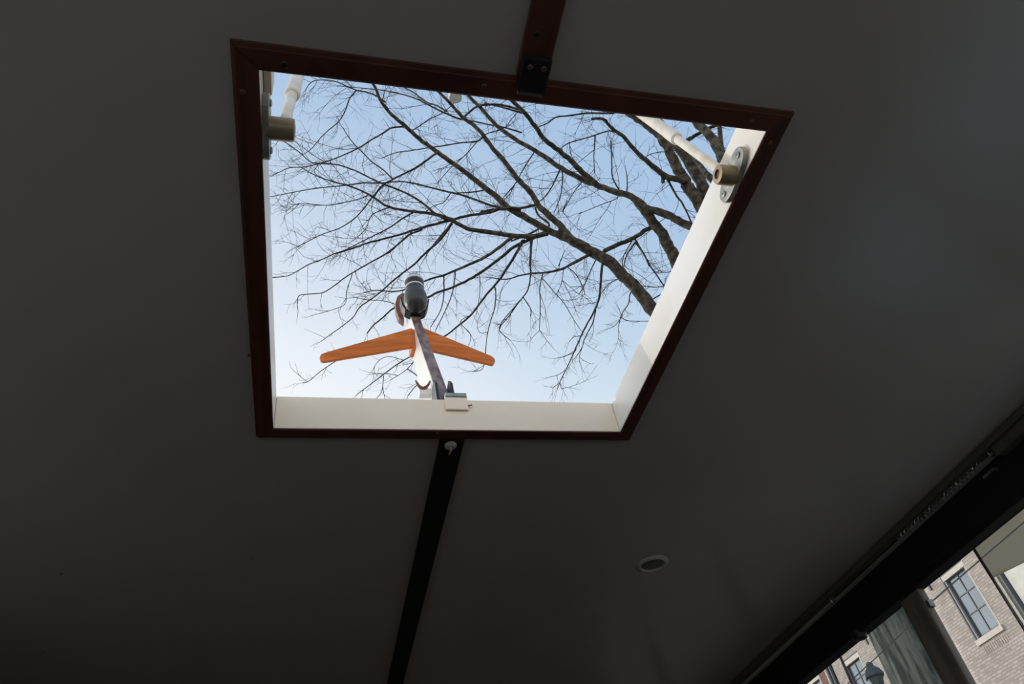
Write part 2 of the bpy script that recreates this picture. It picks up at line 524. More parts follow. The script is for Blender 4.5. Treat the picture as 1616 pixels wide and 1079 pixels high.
# recessed ceiling lamp
c = at(1030, 891, Z=1.008)
lp = empty('ceiling_lamp', (c.x, c.y, CEIL), 'small round unlit recessed lamp with a pale rim in the ceiling', 'lamp')
prof = [(.036, .001), (.036, .004), (.040, .0075), (.047, .0065), (.0515, .002), (.0515, 0)]
mb = MB()
n = 36
Mx = axis_matrix((c.x, c.y, ceil_z(c.x) + .0005), (0, 0, -1))
mb.lathe(prof, n, Mx)
mb.f = mb.f[:-2]
mb.build('rim', M['lamp_rim'], lp, smooth=True)
MB().lathe([(.0362, 0), (.0362, .0025), (.030, .0042), (.012, .0048)], n, Mx).build('lens', M['lamp_glass'], lp, smooth=True)

# ------------------------------------------------------------------ right header fittings
tr = MB().box(1.705, WX, Y0, Y1, CZ + .966, CZ + .984).build('curtain_track', M['pvc'], bevel=.004)
tag(tr, 'thin dull brown track along the edge between ceiling and right windows', 'track')
a_ = at(1574, 708, X=1.735)
tk = MB().box(1.712, WX, -.6, a_.y, CZ + .937, CZ + .9655).build('cable_trunking', M['pvc'], bevel=.005)
tag(tk, 'grey plastic cable trunking ending above the right window', 'trunking')
# coil spring curtain wire
sp = empty('coil_spring', (1.725, 1.5, CZ + .957), 'dark coiled spring stretched below the track above the right window', 'spring')
ya, yb = 1.345, 1.75
N = 22 * 12
MB().tube([(1.722 + .008 * math.cos(2*math.pi*i/12), ya + (yb - ya) * i / N, CZ + .9565 + .008 * math.sin(2*math.pi*i/12)) for i in range(N + 1)], .0014, 5).build('coil', M['chrome'], sp, smooth=True)
MB().tube([(1.722, ya - .035, CZ + .957), (1.722, ya, CZ + .957)], .0018, 6).build('hook', M['chrome'], sp)
MB().tube([(1.722, yb, CZ + .957), (1.722, 2.15, CZ + .958)], .0018, 6).build('cord', M['black'], sp)
for y, lab in ((1.305, 'small metal eye at the upper end of the coil spring'), (2.155, 'small metal eye where the spring cord ends on the track')):
    e = MB().tube([(1.722 + .009*math.cos(q*math.pi/6), y, CZ + .957 + .009*math.sin(q*math.pi/6)) for q in range(13)], .0022, 6, cap=False).build('eye_screw', M['chrome'], smooth=True)
    tag(e, lab, 'eye screw', group='eye screws on the track')
# small bracket and cord on the dark header
br = at(1563, 747, X=1.742)
b1 = MB().box(1.734, WX + .002, br.y - .022, br.y + .022, br.z - .004, br.z + .005).build('header_bracket', M['chrome'], bevel=.002)
tag(b1, 'tiny dull metal bracket on the black header at far right', 'bracket')
k1 = at(1352, 1004, X=1.75)
kn = MB().lathe([(.026, -.012), (.026, .004), (.022, .013), (.008, .017)], 16, axis_matrix((1.762, k1.y, HEAD), (0, 0, -1))).build('header_stop', M['black'], smooth=True)
tag(kn, 'small black rubber stop hanging under the window header', 'stop')
# curtain wires between the mullions and the header
w1 = [at(1640, 803, X=1.815), at(1616, 824, X=1.815), at(1540, 889, X=1.815), at(1458, 960, X=1.815)]
o = MB().tube(w1, .0022, 8).build('window_wire', M['wire'], smooth=True)
tag(o, 'white wire stretched across the right-hand window pane to the mullion', 'wire', group='window wires')
w2 = [at(1444, 980, X=1.815), at(1384, 1036, X=1.815), at(1330, 1086, X=1.815)]
o = MB().tube(w2, .0018, 8).build('window_wire', M['wire'], smooth=True)
tag(o, 'thin white wire crossing the window in front of the tree trunk', 'wire', group='window wires')
p = at(1464, 954, X=1.772)
o = MB().box(1.764, 1.784, 1.808, 1.8195, p.z - .012, p.z + .010).build('wire_clip', M['steel'], bevel=.002)
tag(o, 'little dark clip fixing the white wire to the mullion', 'clip')

# beige canvas standing in for an unclear patch across the last pane
fl_y = [1.640, 1.54, 1.45, 1.40, 1.35, 1.30, 1.24, 1.16, 1.05]
def flap_bottom(y, i):
    return [.768, .752, .742, .752, .722, .700, .712, .70, .68][i]
mb = MB()
lo, hi = [], []
n = len(fl_y)
front, back = [], []
for i, y in enumerate(fl_y):
    for k in range(6):
        t = k / 5
        z = .93 * (1 - t) + flap_bottom(y, i) * t
        dx = .006 * math.sin(i * 1.9 + t * 2.2) + .010 * t
        front.append((WX + .092 + dx, y, CZ + z))
        back.append((WX + .096 + dx, y, CZ + z))
fs = []
q = n * 6
for i in range(n - 1):
    for k in range(5):
        a, b, c_, d = i*6+k, (i+1)*6+k, (i+1)*6+k+1, i*6+k+1
        fs.append((a, b, c_, d)); fs.append((a+q, d+q, c_+q, b+q))
for i in range(n - 1):
    fs.append((i*6+5, (i+1)*6+5, (i+1)*6+5+q, i*6+5+q)); fs.append((i*6, i*6+q, (i+1)*6+q, (i+1)*6))
for k in range(5):
    fs.append((k, k+1, k+1+q, k+q)); e_ = (n-1)*6; fs.append((e_+k, e_+k+q, e_+k+1+q, e_+k+1))
mb.add(front + back, fs)
o = mb.build('beige_flap', M['sheet'], smooth=True)
tag(o, 'dull beige canvas hanging outside the right-hand window pane', 'sheet')

# ------------------------------------------------------------------ bow on pivot arms over the hatch
LEAN = Vector((0, .27, 1)).normalized()
bow = empty('hatch_bow', (.28, .595, CZ + 1.02), 'cream pipe bow pivoting on bosses at both sides of the hatch', 'bow')
PY, PZ = .595, CZ + 1.020
for side, xw, xe, xa in ((-1, HX0, -.067, -.080), (1, HX1, .636, .650)):
    s = -side
    # oval flange on the coaming face
    fl_pts = []
    d1, d2 = Vector((0, .985, -.17)), Vector((0, .17, .985))
    fc = Vector((xw, PY + .002, PZ + .006))
    for k in range(32):
        q = 2 * math.pi * k / 32
        ca, sa = math.cos(q), math.sin(q)
        fl_pts.append(fc + d1 * .050 * math.copysign(abs(ca) ** .8, ca) + d2 * .0225 * math.copysign(abs(sa) ** .8, sa))
    A = [(xw, p.y, p.z) for p in fl_pts]
    B = [(xw + s * .010, p.y, p.z) for p in fl_pts]
    f_ = MB().hexa(A, B).build('flange', M['flange'], bow, bevel=.0015)
    for dy in (-.036, .036):
        p = fc + d1 * dy
        MB().lathe([(.0055, 0), (.0055, .002), (.0030, .0032), (.0012, .0018)], 14, axis_matrix((xw + s*.010, p.y, p.z), (s, 0, 0))).build('screw', M['steel'], bow)
    if side < 0:
        MB().box(xw, xw + .012, .505, .560, CZ + 1.048, CZ + 1.094).build('pad', M['cream'], bow, bevel=.004)
    MB().lathe([(.0175, 0), (.0175, .030 if side > 0 else .036), (.0160, abs(xe - xw) - .001), (.0085, abs(xe - xw)), (.0085, abs(xe - xw) - .006)], 28, axis_matrix((xw + s*.005, PY, PZ), (s, 0, 0))).build('boss', M['brass'], bow, smooth=True)
    MB().lathe([(.0082, 0), (.0082, .003), (.004, .004)], 16, axis_matrix((xe - s * .002, PY, PZ), (s, 0, 0))).build('pin', M['bush'], bow, smooth=True)
    p0 = Vector((xa, PY, PZ))
    MB().tube([p0 + LEAN * .006, p0 + LEAN * .24], .0088, 16).build('arm', M['cream'], bow, smooth=True)
    MB().lathe([(.0100, 0), (.0128, .003), (.0128, .040), (.0122, .060), (.0122, .30)], 20, axis_matrix(p0 + LEAN * .225, LEAN)).build('socket', M['cream'], bow, smooth=True)
top = Vector((0, PY, PZ)) + LEAN * .52
MB().tube([Vector((-.080, top.y, top.z)), Vector((.650, top.y, top.z))], .0122, 16).build('cross_pipe', M['white'], bow, smooth=True)
cp = at(719, 154, Y=top.y)
hz = Vector((cp.x, top.y, cp.z))
MB().lathe([(.0135, 0), (.0145, .006), (.0145, .05), (.0125, top.z - hz.z + .0)], 20, axis_matrix(hz, (0, 0, 1))).build('end_cap', M['white'], bow, smooth=True)

# ------------------------------------------------------------------ keeper on the far coaming board
kp = empty('latch_keeper', (.285, HY1, CZ + 1.075), 'white painted metal keeper clipped over the far coaming edge', 'latch')
a, b = at(703, 641, Y=HY1 - .004), at(739, 641, Y=HY1 - .004)
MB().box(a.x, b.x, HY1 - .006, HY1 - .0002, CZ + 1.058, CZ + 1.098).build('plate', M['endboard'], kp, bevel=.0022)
MB().tube([(a.x + .002, HY1 - .001, CZ + 1.100), (b.x - .002, HY1 - .001, CZ + 1.100)], .0085, 14).build('roll', M['steel'], kp, smooth=True)
MB().tube([(b.x - .002, HY1 - .004, CZ + 1.070), (b.x + .009, HY1 - .007, CZ + 1.071)], [.0022, .0016], 8).build('pin', M['brass'], kp)

# ------------------------------------------------------------------ folding mast ahead of the hatch
mast = empty('folding_mast', (.276, 1.36, ROOF), 'white wooden mast leaning ahead of the hatch, with varnished orange crossbar', 'mast')
XA, XB = .262, .291
def aft(z): return 1.375 + (z - 1.18) * (.397 / .744)
def fore(z): return 1.607 + (z - 1.405) * (.288 / .585)
zb, zt = 1.085, 1.945
lo = [(XA, aft(zb) + .004, CZ + zb), (XB, aft(zb) + .004, CZ + zb), (XB, fore(zb), CZ + zb - .03), (XA, fore(zb), CZ + zb - .03)]
hi = [(XA, aft(zt) + .004, CZ + zt), (XB, aft(zt) + .004, CZ + zt), (XB, fore(zt), CZ + zt - .03), (XA, fore(zt), CZ + zt - .03)]
MB().hexa(lo, hi).build('mast_post', M['white'], mast, bevel=.003)
lo = [(XA + .001, aft(zb), CZ + zb), (XB + .001, aft(zb), CZ + zb), (XB + .001, aft(zb) + .0045, CZ + zb), (XA + .001, aft(zb) + .0045, CZ + zb)]
hi = [(XA + .001, aft(zt), CZ + zt), (XB + .001, aft(zt), CZ + zt), (XB + .001, aft(zt) + .0045, CZ + zt), (XA + .001, aft(zt) + .0045, CZ + zt)]
MB().hexa(lo, hi).build('aft_strip', M['mast_steel'], mast, bevel=.001)
# tabernacle cheeks
for x0, x1 in ((XA - .008, XA - .001), (XB + .001, XB + .008)):
    A = [(x0, 1.325, ROOF - .001), (x0, 1.352, CZ + 1.20), (x0, 1.372, CZ + 1.225), (x0, 1.405, CZ + 1.215), (x0, 1.47, CZ + 1.10), (x0, 1.49, ROOF - .001)]
    B = [(x1, p[1], p[2]) for p in A]
    MB().hexa(A, B).build('cheek_plate', M['black'], mast, bevel=.001)
# boomerang crossbar, one wing each side
YS = 1.655
for pts in (((504.5, 552), (506, 557.5), (511, 559.5), (651, 546), (651, 516), (515, 545), (507, 547.5)), ((668, 516), (668, 549), (775, 566.5), (781, 567), (784, 562), (783, 557), (777, 553))):
    P3 = [at(*q, Y=YS) for q in pts]
    sh = Vector((0, .015, .004))
    # swept a little forward towards the tips
    def sw(p): return p + Vector((0, abs(p.x - .276) * .10, 0))
    w = MB().hexa([sw(p) for p in P3], [sw(p) + sh for p in P3]).build('crossbar_wing', M['varnish'], mast, bevel=.0035, segs=2, smooth=True)
MB().hexa([(.250, YS + .004, CZ + 1.610), (.250, YS + .075, CZ + 1.640), (.250, YS + .075, CZ + 1.705), (.250, YS + .004, CZ + 1.700)],
          [(XA, YS + .004, CZ + 1.610), (XA, YS + .075, CZ + 1.640), (XA, YS + .075, CZ + 1.705), (XA, YS + .004, CZ + 1.700)]).build('wing_root', M['varnish'], mast, bevel=.003)
# ear-shaped wooden cheek by the mast head
ear = [(641, 462), (634, 462), (627, 467), (624, 477), (625, 489), (629, 500), (638, 506.5), (637, 496), (640, 480)]
E3 = [at(*q, Y=1.80) for q in ear]
MB().hexa(E3, [p + Vector((0, .03, 0)) for p in E3]).build('head_cheek', M['brownwood'], mast, bevel=.003, smooth=True)
# horn cleat on the white side of the post
cc = at(673, 617, X=XA - .010)
MB().box(XA - .030, XA + .001, cc.y - .010, cc.y + .010, cc.z - .018, cc.z + .002).build('cleat_base', M['white'], mast, bevel=.002)
for sgn in (-1, 1):
    MB().tube([cc + Vector((-.010, -.010, 0)), cc + Vector((-.010 + sgn*.008, -.012, .003)), cc + Vector((-.010 + sgn*.014, -.014, .010)), cc + Vector((-.010 + sgn*.019, -.016, .022))], [.005, .0045, .0035, .002], 8).build('cleat_horn', M['brownwood'], mast, smooth=True)
# masthead lamp
ml = empty('mast_lamp', (.275, 1.675, CZ + 1.80), 'dark rounded navigation lamp with white rings on the mast head', 'lamp')
LB = at(657, 489, Y=1.685)
Ml = Matrix.Translation(LB) @ Matrix.Diagonal((1.15, 1.15, 1.19, 1))
MB().lathe([(.006, 0), (.018, .003), (.028, .012), (.0345, .028), (.0355, .045), (.033, .062), (.028, .078), (.026, .088)], 28, Ml).build('lamp_body', M['lampdark'], ml, smooth=True)
MB().lathe([(.026, .088), (.0285, .089), (.0285, .0935), (.026, .0945)], 28, Ml).build('lens_ring', M['lampwhite'], ml, smooth=True)
MB().lathe([(.0265, .0945), (.0285, .098), (.0285, .112), (.0265, .115)], 28, Ml).build('lens_band', M['black'], ml, smooth=True)
MB().lathe([(.0265, .115), (.0295, .116), (.0295, .123), (.027, .126)], 28, Ml).build('cap_ring', M['lampwhite'], ml, smooth=True)
MB().lathe([(.027, .126), (.024, .134), (.014, .140), (.004, .142)], 28, Ml).build('cap', M['steel'], ml, smooth=True)
MB().tube([LB + Vector((0, 0, .166)), LB + Vector((0, 0, .20))], .0012, 6).build('spike', M['black'], ml)
U = [(-.044, .066), (-.040, .030), (-.030, .006), (-.014, -.003), (.014, -.003), (.030, .006), (.040, .030), (.046, .066)]
for k in range(len(U) - 1):
    (xa, za), (xb, zb_) = U[k], U[k+1]
    n_ = Vector((zb_ - za, 0, -(xb - xa))).normalized() * .005
    A = [LB + Vector((xa, .016, za + .012)), LB + Vector((xb, .016, zb_ + .012)), LB + Vector((xb, .050, zb_ + .012)), LB + Vector((xa, .050, za + .012))]
    if k == 0: ub = MB()
    ub.hexa(A, [p + n_ for p in A])
ub.build('cradle', M['black'], ml)

# ------------------------------------------------------------------ canal, quay and houses
MB().box(-60, 60, -40, 70, CZ - 1.62, CZ - 1.60).build('water', M['water'], kind='structure')
MB().box(3.3, 60, -40, 70, CZ - 1.61, CZ - .55).build('ground', M['quay'], kind='structure')

FX = 20.0
GZ = CZ - .55
def house(name, label, y0, y1, ztop, m, wins, x=FX, group=None):
    """wins: (y_low, y_high, z_low, z_high) of each opening, z above the eye; the wall is one mesh with real openings"""
    h = empty(name, (x, (y0 + y1) / 2, GZ), label, 'house', group='canal houses')
    D = .5
    ycut = sorted(set([y0, y1] + [v for w in wins for v in w[:2]]))
    zcut = sorted(set([GZ, CZ + ztop] + [CZ + v for w in wins for v in w[2:4]]))
    vs, fs, idx = [], [], {}
    def V(p):
        k = tuple(round(c, 4) for c in p)
        if k not in idx:
            idx[k] = len(vs); vs.append(p)
        return idx[k]
    for i in range(len(ycut) - 1):
        for j in range(len(zcut) - 1):
            ym, zm = (ycut[i] + ycut[i+1]) / 2, (zcut[j] + zcut[j+1]) / 2 - CZ
            if any(w[0] < ym < w[1] and w[2] < zm < w[3] for w in wins): continue
            ya, yb, za, zb = ycut[i], ycut[i+1], zcut[j], zcut[j+1]
            fs.append((V((x, ya, za)), V((x, ya, zb)), V((x, yb, zb)), V((x, yb, za))))
    mb = MB().add(vs, fs)
    # reveals, sides, back
    for w in wins:
        a, b, c, d = w[0], w[1], CZ + w[2], CZ + w[3]
        for q in (((a, c), (a, d)), ((a, d), (b, d)), ((b, d), (b, c)), ((b, c), (a, c))):
            (p1, r1), (p2, r2) = q
            mb.add([(x, p1, r1), (x, p2, r2), (x + .22, p2, r2), (x + .22, p1, r1)], [(0, 1, 2, 3)])
    mb.add([(x, y0, GZ), (x, y1, GZ), (x + 8, y1, GZ), (x + 8, y0, GZ), (x, y0, CZ + ztop), (x, y1, CZ + ztop), (x + 8, y1, CZ + ztop), (x + 8, y0, CZ + ztop)],
           [(4, 5, 6, 7), (1, 2, 6, 5), (2, 3, 7, 6), (0, 4, 7, 3)])
    mb.build('wall', m, h)
    for w in wins: sash_window(h, x, *w)
    return h

def sash_window(h, x, a, b, c, d):
    c, d = CZ + c, CZ + d
    xi = x + .10
    # painted reveal lining with dark outer edge
    lin = MB()
    t = .10
    for (p, q, r, s) in ((a, a + t, c, d), (b - t, b, c, d), (a + t, b - t, d - t * 1.3, d)):
        lin.box(xi - .08, xi + .11, p + .001, q - .001, r + .001, s - .001)
    win = lin.build('window', M['greywood'], h)
    e = .035
    MB().box(x - .012, x + .03, b - e, b + .015, c, d + .03).build('edge_strip', M['sash'], win)
    MB().box(x - .012, x + .03, a - .015, a + e * .6, c, d + .03).build('edge_strip', M['stone'], win)
    MB().box(x - .014, x + .03, a, b, d, d + .05).build('edge_strip', M['sash'], win)
    MB().box(x - .008, x + .09, a + .02, b - e, d - .17, d - .002).build('head_board', M['stone'], win)
    MB().box(x - .07, x + .16, a - .05, b + .02, c - .16, c + .002).build('sill', M['stone'], win)
    ya, yb, za, zb = a + t, b - t, c + .01, d - t * 1.3
    fr = MB()
    s = .06
    fr.box(xi, xi + .06, ya, ya + s, za, zb); fr.box(xi, xi + .06, yb - s, yb, za, zb)
    fr.box(xi, xi + .06, ya + s, yb - s, za, za + .08); fr.box(xi, xi + .06, ya + s, yb - s, zb - s, zb)
    fr.build('sash', M['sash'], win)
    ya, yb, za, zb = ya + s, yb - s, za + .08, zb - s
    zr = [za, za + (zb - za) * .36, za + (zb - za) * .68, zb]
    ym = (ya + yb) / 2
    MB().box(xi + .005, xi + .04, ym - .018, ym + .018, za, zb).build('glazing_bar', M['sash'], win)
    for z in zr[1:-1]:
        MB().box(xi + .006, xi + .041, ya, yb, z - .018, z + .018).build('glazing_bar', M['sash'], win)
    for k in range(3):
        for (p, q) in ((ya, ym), (ym, yb)):
            tl = random.Random(int(p * 100 + k)).uniform(-.004, .004)
            MB().add([(xi + .03 + tl, p, zr[k]), (xi + .03, q, zr[k]), (xi + .03 - tl, q, zr[k+1]), (xi + .03, p, zr[k+1]),
                      (xi + .036 + tl, p, zr[k]), (xi + .036, q, zr[k]), (xi + .036 - tl, q, zr[k+1]), (xi + .036, p, zr[k+1])],
                     [(0,3,2,1),(4,5,6,7),(0,1,5,4),(1,2,6,5),(2,3,7,6),(3,0,4,7)]).build('pane', M['pane'], win)

brickh = house('canal_house', 'grey brown brick canal house with dark sash windows beyond the right window', 17.40, 26.78, 13.0, M['brick'],
               [(18.34, 19.50, 7.10, 9.22), (24.98, 26.14, 7.10, 9.02)])
for y, za, zb in ((20.09, 9.08, 9.62), (24.21, 8.98, 9.60)):
    MB().box(FX - .05, FX + .01, y - .035, y + .035, CZ + za, CZ + zb).build('wall_anchor', M['sash'], brickh)
# soldier course under the sill
for y in [18.36 + .094 * i for i in range(12)]:
    MB().box(FX - .012, FX + .03, y - .036, y + .036, CZ + 6.62, CZ + 6.86).build('brick', M['brick'], brickh)
redh = house('canal_house', 'red brown brick house at the bottom edge, left of the downpipes', 27.30, 34.0, 12.6, M['redbrick'],
             [(27.85, 29.45, 7.0, 9.30)])
plh = house('canal_house', 'white plastered house front at the far right of the window', 9.0, 17.16, 12.0, M['plaster'], [(12.2, 13.4, 6.0, 8.3)], x=FX - .05)
# downpipes and gap between the houses
for (y, r, m, lab) in ((27.10, .11, 'sash', 'dark downpipe beside the red brick house'), (26.90, .085, 'sash', 'dark downpipe beside the grey brick house corner'),
                       (17.28, .12, 'sash', 'wide dark downpipe between brick house and white house')):
    o = MB().tube([(FX - .02, y, GZ), (FX - .02, y, CZ + 12)], r, 12).build('downpipe', M[m], smooth=True)
    tag(o, lab, 'downpipe', group='downpipes on the houses')
o = MB().box(FX - .06, FX + .3, 27.225, 27.295, GZ, CZ + 12).build('corner_board', M['plaster'])
tag(o, 'thin white corner board between downpipes and red brick house', 'board')
o = MB().box(FX + .1, FX + .4, 26.785, 27.22, GZ, CZ + 12).build('house_gap_panel', M['sash'])
tag(o, 'dark recessed panel behind the pair of downpipes', 'panel')
# cable along the brick corner
o = MB().tube([(FX - .03, 17.50, GZ + .0), (FX - .03, 17.50, CZ + 12)], .03, 8).build('wall_conduit', M['stone'])
tag(o, 'slim pale conduit on the brick house corner', 'conduit')

# street lantern left of the trunk
lx, ly = 8.0, 9.87
ln = empty('street_lantern', (lx, ly, GZ), 'dark street lantern in front of the lower-left brick house window', 'lantern')
lz = CZ + 3.18
MB().lathe([(.09, 0), (.09, .5), (.055, .6), (.045, lz - GZ - .22), (.06, lz - GZ - .2)], 14, Matrix.Translation((lx, ly, GZ))).build('post', M['sash'], ln, smooth=True)
MB().lathe([(.06, -.20), (.075, -.16), (.125, .0)], 6, Matrix.Translation((lx, ly, lz))).build('lantern_glass', M['lantern_glass'], ln)
MB().lathe([(.150, .0), (.155, .02), (.115, .10), (.06, .15), (.055, .19), (.02, .22)], 6, Matrix.Translation((lx, ly, lz))).build('lantern_cap', M['sash'], ln)

# ------------------------------------------------------------------ bare tree on the quay
TB = Vector((5.0, 5.55, GZ))
tree = empty('bare_tree', TB, 'large leafless tree spreading dark branches over the open hatch', 'tree')
FORK = Vector((4.95, 5.55, CZ + 4.9))
rnd = random.Random(7)

def catmull(pts, sub=4):
    out = []
    for i in range(len(pts) - 1):
        p0, p1, p2, p3 = pts[max(i-1, 0)], pts[i], pts[i+1], pts[min(i+2, len(pts)-1)]
        for k in range(sub):
            t = k / sub
            out.append(.5 * ((2*p1) + (p2-p0)*t + (2*p0-5*p1+4*p2-p3)*t*t + (3*p1-p0-3*p2+p3)*t*t*t))
    out.append(pts[-1])
    return out

# trunk with slight flare
tp = [TB, TB + Vector((0, 0, .3)), TB + Vector((0, .0, 1.2)), TB + Vector((.01, .0, 2.6)), TB + Vector((-.02, 0, 4.2)), FORK]
MB().tube(catmull(tp, 4), [.50 - .17 * min(1, i / 6) - .07 * max(0, (i - 6) / 14) for i in range(21)], 24).build('trunk', M['trunk'], tree, smooth=True)

def C1(x, y): return (420 + x / 3.72, 110 + y / 3.72)
def C2(x, y): return (780 + x / 3.72, 130 + y / 3.72)
def C3(x, y): return (420 + x / 3.8525, 360 + y / 3.8525)
def C4(x, y): return (740 + x / 3.853, 360 + y / 3.853)

# sight-line courses of the limbs and branches, thick end first: (crop, course, px width at start, px width at end, end shift in depth, joins trunk)
L = []
def br_(c, pts, w0, w1, dd=0., trunk=False): L.append(([c(*p) for p in pts], w0, w1, dd, trunk))
# limbs
br_(C4, [(1135,520),(1070,430),(1010,360),(940,290),(860,210),(760,150),(640,80),(550,20)], 23, 15, .1, True)
br_(C2, [(450,918),(395,850),(330,790),(260,720),(210,640),(130,560),(60,460),(0,400),(-50,330),(-110,260),(-190,200),(-270,110),(-360,20),(-420,-40)], 12, 4, .5)
br_(C2, [(455,925),(340,880),(200,800),(90,740),(0,660),(-90,590),(-180,520),(-290,440),(-360,390),(-440,330),(-520,260),(-600,190),(-660,120),(-700,30),(-740,-40)], 12, 4, -.3)
br_(C2, [(1200,865),(1160,850),(1080,810),(1000,770),(900,740),(850,700),(780,660),(700,640),(600,600),(520,570),(420,520),(330,460),(240,400),(150,350),(60,290),(0,240),(-80,150),(-160,70),(-230,-10)], 14, 5, .8, True)
br_(C2, [(600,600),(520,530),(450,460),(380,400),(300,340),(240,260),(180,180),(100,100),(40,20)], 10, 6, -.5)
br_(C2, [(835,690),(890,760),(970,870),(1020,950),(1060,1040),(1110,1130)], 12, 20, -.1, 'tail')
br_(C2, [(1260,800),(1220,740),(1180,670),(1130,600),(1090,530),(1050,450),(1010,370),(960,300),(900,250),(820,200),(740,140)], 24, 10, .3, True)
br_(C2, [(1290,720),(1250,660),(1210,580),(1150,480),(1090,390),(1040,330),(990,270),(930,180)], 20, 14, .9, True)
br_(C2, [(1400,560),(1340,450),(1320,400),(1270,320),(1200,250),(1130,160)], 18, 13, .6, True)
br_(C2, [(1345,440),(1330,360),(1325,280),(1320,180)], 9, 7, 1.0)
br_(C2, [(1320,640),(1290,590),(1240,530),(1200,480),(1150,420)], 13, 8, 1.2, True)
br_(C2, [(1110,580),(1050,565),(990,540),(930,490),(870,440),(820,390),(760,320),(690,270),(640,215),(570,215)], 12, 4, -.6)
br_(C2, [(1105,352),(1150,330),(1200,300),(1270,265),(1340,240)], 7, 5, .2)
# second order
br_(C4, [(480,30),(400,50),(250,45),(100,20),(0,5),(-60,-25),(-114,-50),(-150,-58)], 9, 5, -.5)
br_(C1, [(1100,882),(1000,850),(850,830),(720,805),(640,755),(580,720),(480,680),(400,660),(290,620),(200,570)], 6, 1.3, -.4)
br_(C1, [(1480,815),(1380,815),(1300,840),(1190,855),(1100,880)], 6, 4, -.2)
br_(C1, [(1040,870),(1000,850),(940,800),(870,750),(790,710),(700,675),(640,650),(540,600),(430,560),(320,550),(260,540),(190,480),(110,425),(60,410)], 4.5, 1.2, .4)
br_(C1, [(1400,818),(1300,790),(1220,760),(1130,730),(1060,715),(960,690),(880,670),(780,655),(680,665),(560,665),(450,680),(300,695),(180,715),(30,745)], 4.5, 1.3, .7)
br_(C1, [(1290,705),(1200,720),(1120,722)], 3, 2, .1)
br_(C1, [(1000,490),(930,540),(870,580),(800,615),(740,645),(680,680),(640,730),(600,780),(560,830),(510,880),(430,930),(330,965),(260,1000),(180,1040)], 4, 1.2, -.6)
br_(C1, [(740,640),(690,590),(620,540),(570,490),(520,440),(480,390),(450,340)], 2.6, 1.4, .3)
br_(C1, [(820,335),(740,340),(690,370),(620,410),(560,450),(500,480),(420,515),(330,545),(230,570),(140,575),(80,600),(30,625)], 3.2, 1.2, .5)
br_(C1, [(700,190),(640,150),(580,130),(530,120),(480,100),(410,70),(340,60),(270,70),(230,120)], 3.2, 1.2, .5)
br_(C1, [(530,120),(490,170),(460,250),(420,310),(360,360),(310,410),(270,460),(230,490)], 2.4, 1.1, .2)
br_(C1, [(1240,420),(1130,430),(1050,445),(940,460),(850,475),(750,490),(680,520)], 3, 1.2, -.4)
br_(C1, [(850,360),(900,330),(960,290),(1040,250),(1100,200)], 2.2, 1.3, .3)
br_(C1, [(1140,290),(1040,250),(960,210),(880,170),(780,140),(680,120),(560,108),(430,95)], 3.5, 1.2, .4)
br_(C1, [(1060,245),(1000,210),(940,190),(860,130),(800,100)], 3, 2, .6)
br_(C1, [(1500,370),(1400,340),(1300,320),(1200,300),(1130,290)], 3, 2, .5)
br_(C1, [(1310,370),(1400,340),(1440,290),(1488,240)], 2, 1.2, .3)
br_(C1, [(1170,270),(1230,220),(1300,205),(1400,210),(1500,240)], 3, 4, .6)
br_(C1, [(1090,880),(960,915),(870,940),(780,970),(680,995),(600,1015),(500,1050),(410,1079)], 4.5, 2.4, -.2)
br_(C1, [(1085,905),(1040,960),(990,1020),(940,1079)], 4, 3, .4)
br_(C1, [(860,840),(790,880),(720,930),(640,970),(560,1010),(480,1050),(420,1075)], 3, 1.4, .4)
br_(C1, [(720,810),(640,840),(610,870),(590,920),(560,960),(500,1010)], 2, 1, .3)
br_(C1, [(850,960),(780,1020),(720,1075)], 3, 2.6, -.2)
br_(C1, [(1080,730),(1040,780),(980,800),(930,840)], 1.8, 1.2, .2)
br_(C1, [(1460,670),(1430,730),(1380,780)], 2, 1.2, .1)
br_(C1, [(1240,420),(1170,500),(1080,580),(1010,660)], 1.8, 1.1, .5)
br_(C1, [(690,680),(640,740),(620,830),(680,890)], 1.6, 1., .2)
br_(C1, [(590,740),(540,760),(450,780),(350,795),(190,785),(120,830)], 2, 1., .3)
br_(C3, [(560,112),(430,150),(340,190),(260,220),(200,255),(130,290),(40,300)], 2.6, 1.3, -.3)
br_(C3, [(940,12),(870,40),(800,100),(720,160),(650,200),(560,250),(480,300),(420,345),(350,390),(270,400),(200,410),(190,460)], 3.4, 1.2, .1)
br_(C3, [(1130,-30),(1060,70),(980,140),(900,220),(820,280),(760,330),(700,385),(640,430),(570,480),(530,540),(470,590),(400,640),(330,690)], 4, 1.1, .2)
br_(C4, [(270,50),(180,120),(100,175),(0,222),(-95,262),(-165,290),(-240,310),(-380,370),(-460,385),(-560,378),(-650,395)], 6.5, 1.4, -.4)
br_(C4, [(390,60),(280,110),(200,175),(100,250),(0,312),(-90,355),(-190,390),(-250,420),(-340,450),(-455,485),(-520,540),(-580,590),(-620,640)], 6, 2., .3)
br_(C4, [(325,80),(290,150),(240,230),(180,320),(110,400),(50,480),(0,540),(-80,605),(-130,645),(-230,700),(-340,770),(-440,830),(-520,890),(-600,950),(-680,1010)], 5.2, 1.3, -.3)
br_(C3, [(1080,285),(1080,400),(1060,500),(1000,600)], 2.4, 1.3, .2)
br_(C3, [(1150,278),(1130,400),(1080,520),(1030,620)], 2.6, 1.4, -.3)
br_(C3, [(1395,370),(1390,480),(1360,580),(1340,680),(1330,800),(1310,860),(1250,870)], 2.2, 1, .2)
br_(C3, [(1541,440),(1480,530),(1430,590),(1415,630)], 2.2, 1.3, .1)
br_(C3, [(640,690),(500,760),(420,810),(330,870),(260,930),(220,940)], 2, 1, .1)
br_(C3, [(715,895),(705,980),(690,1015)], 1.5, 1, .0)
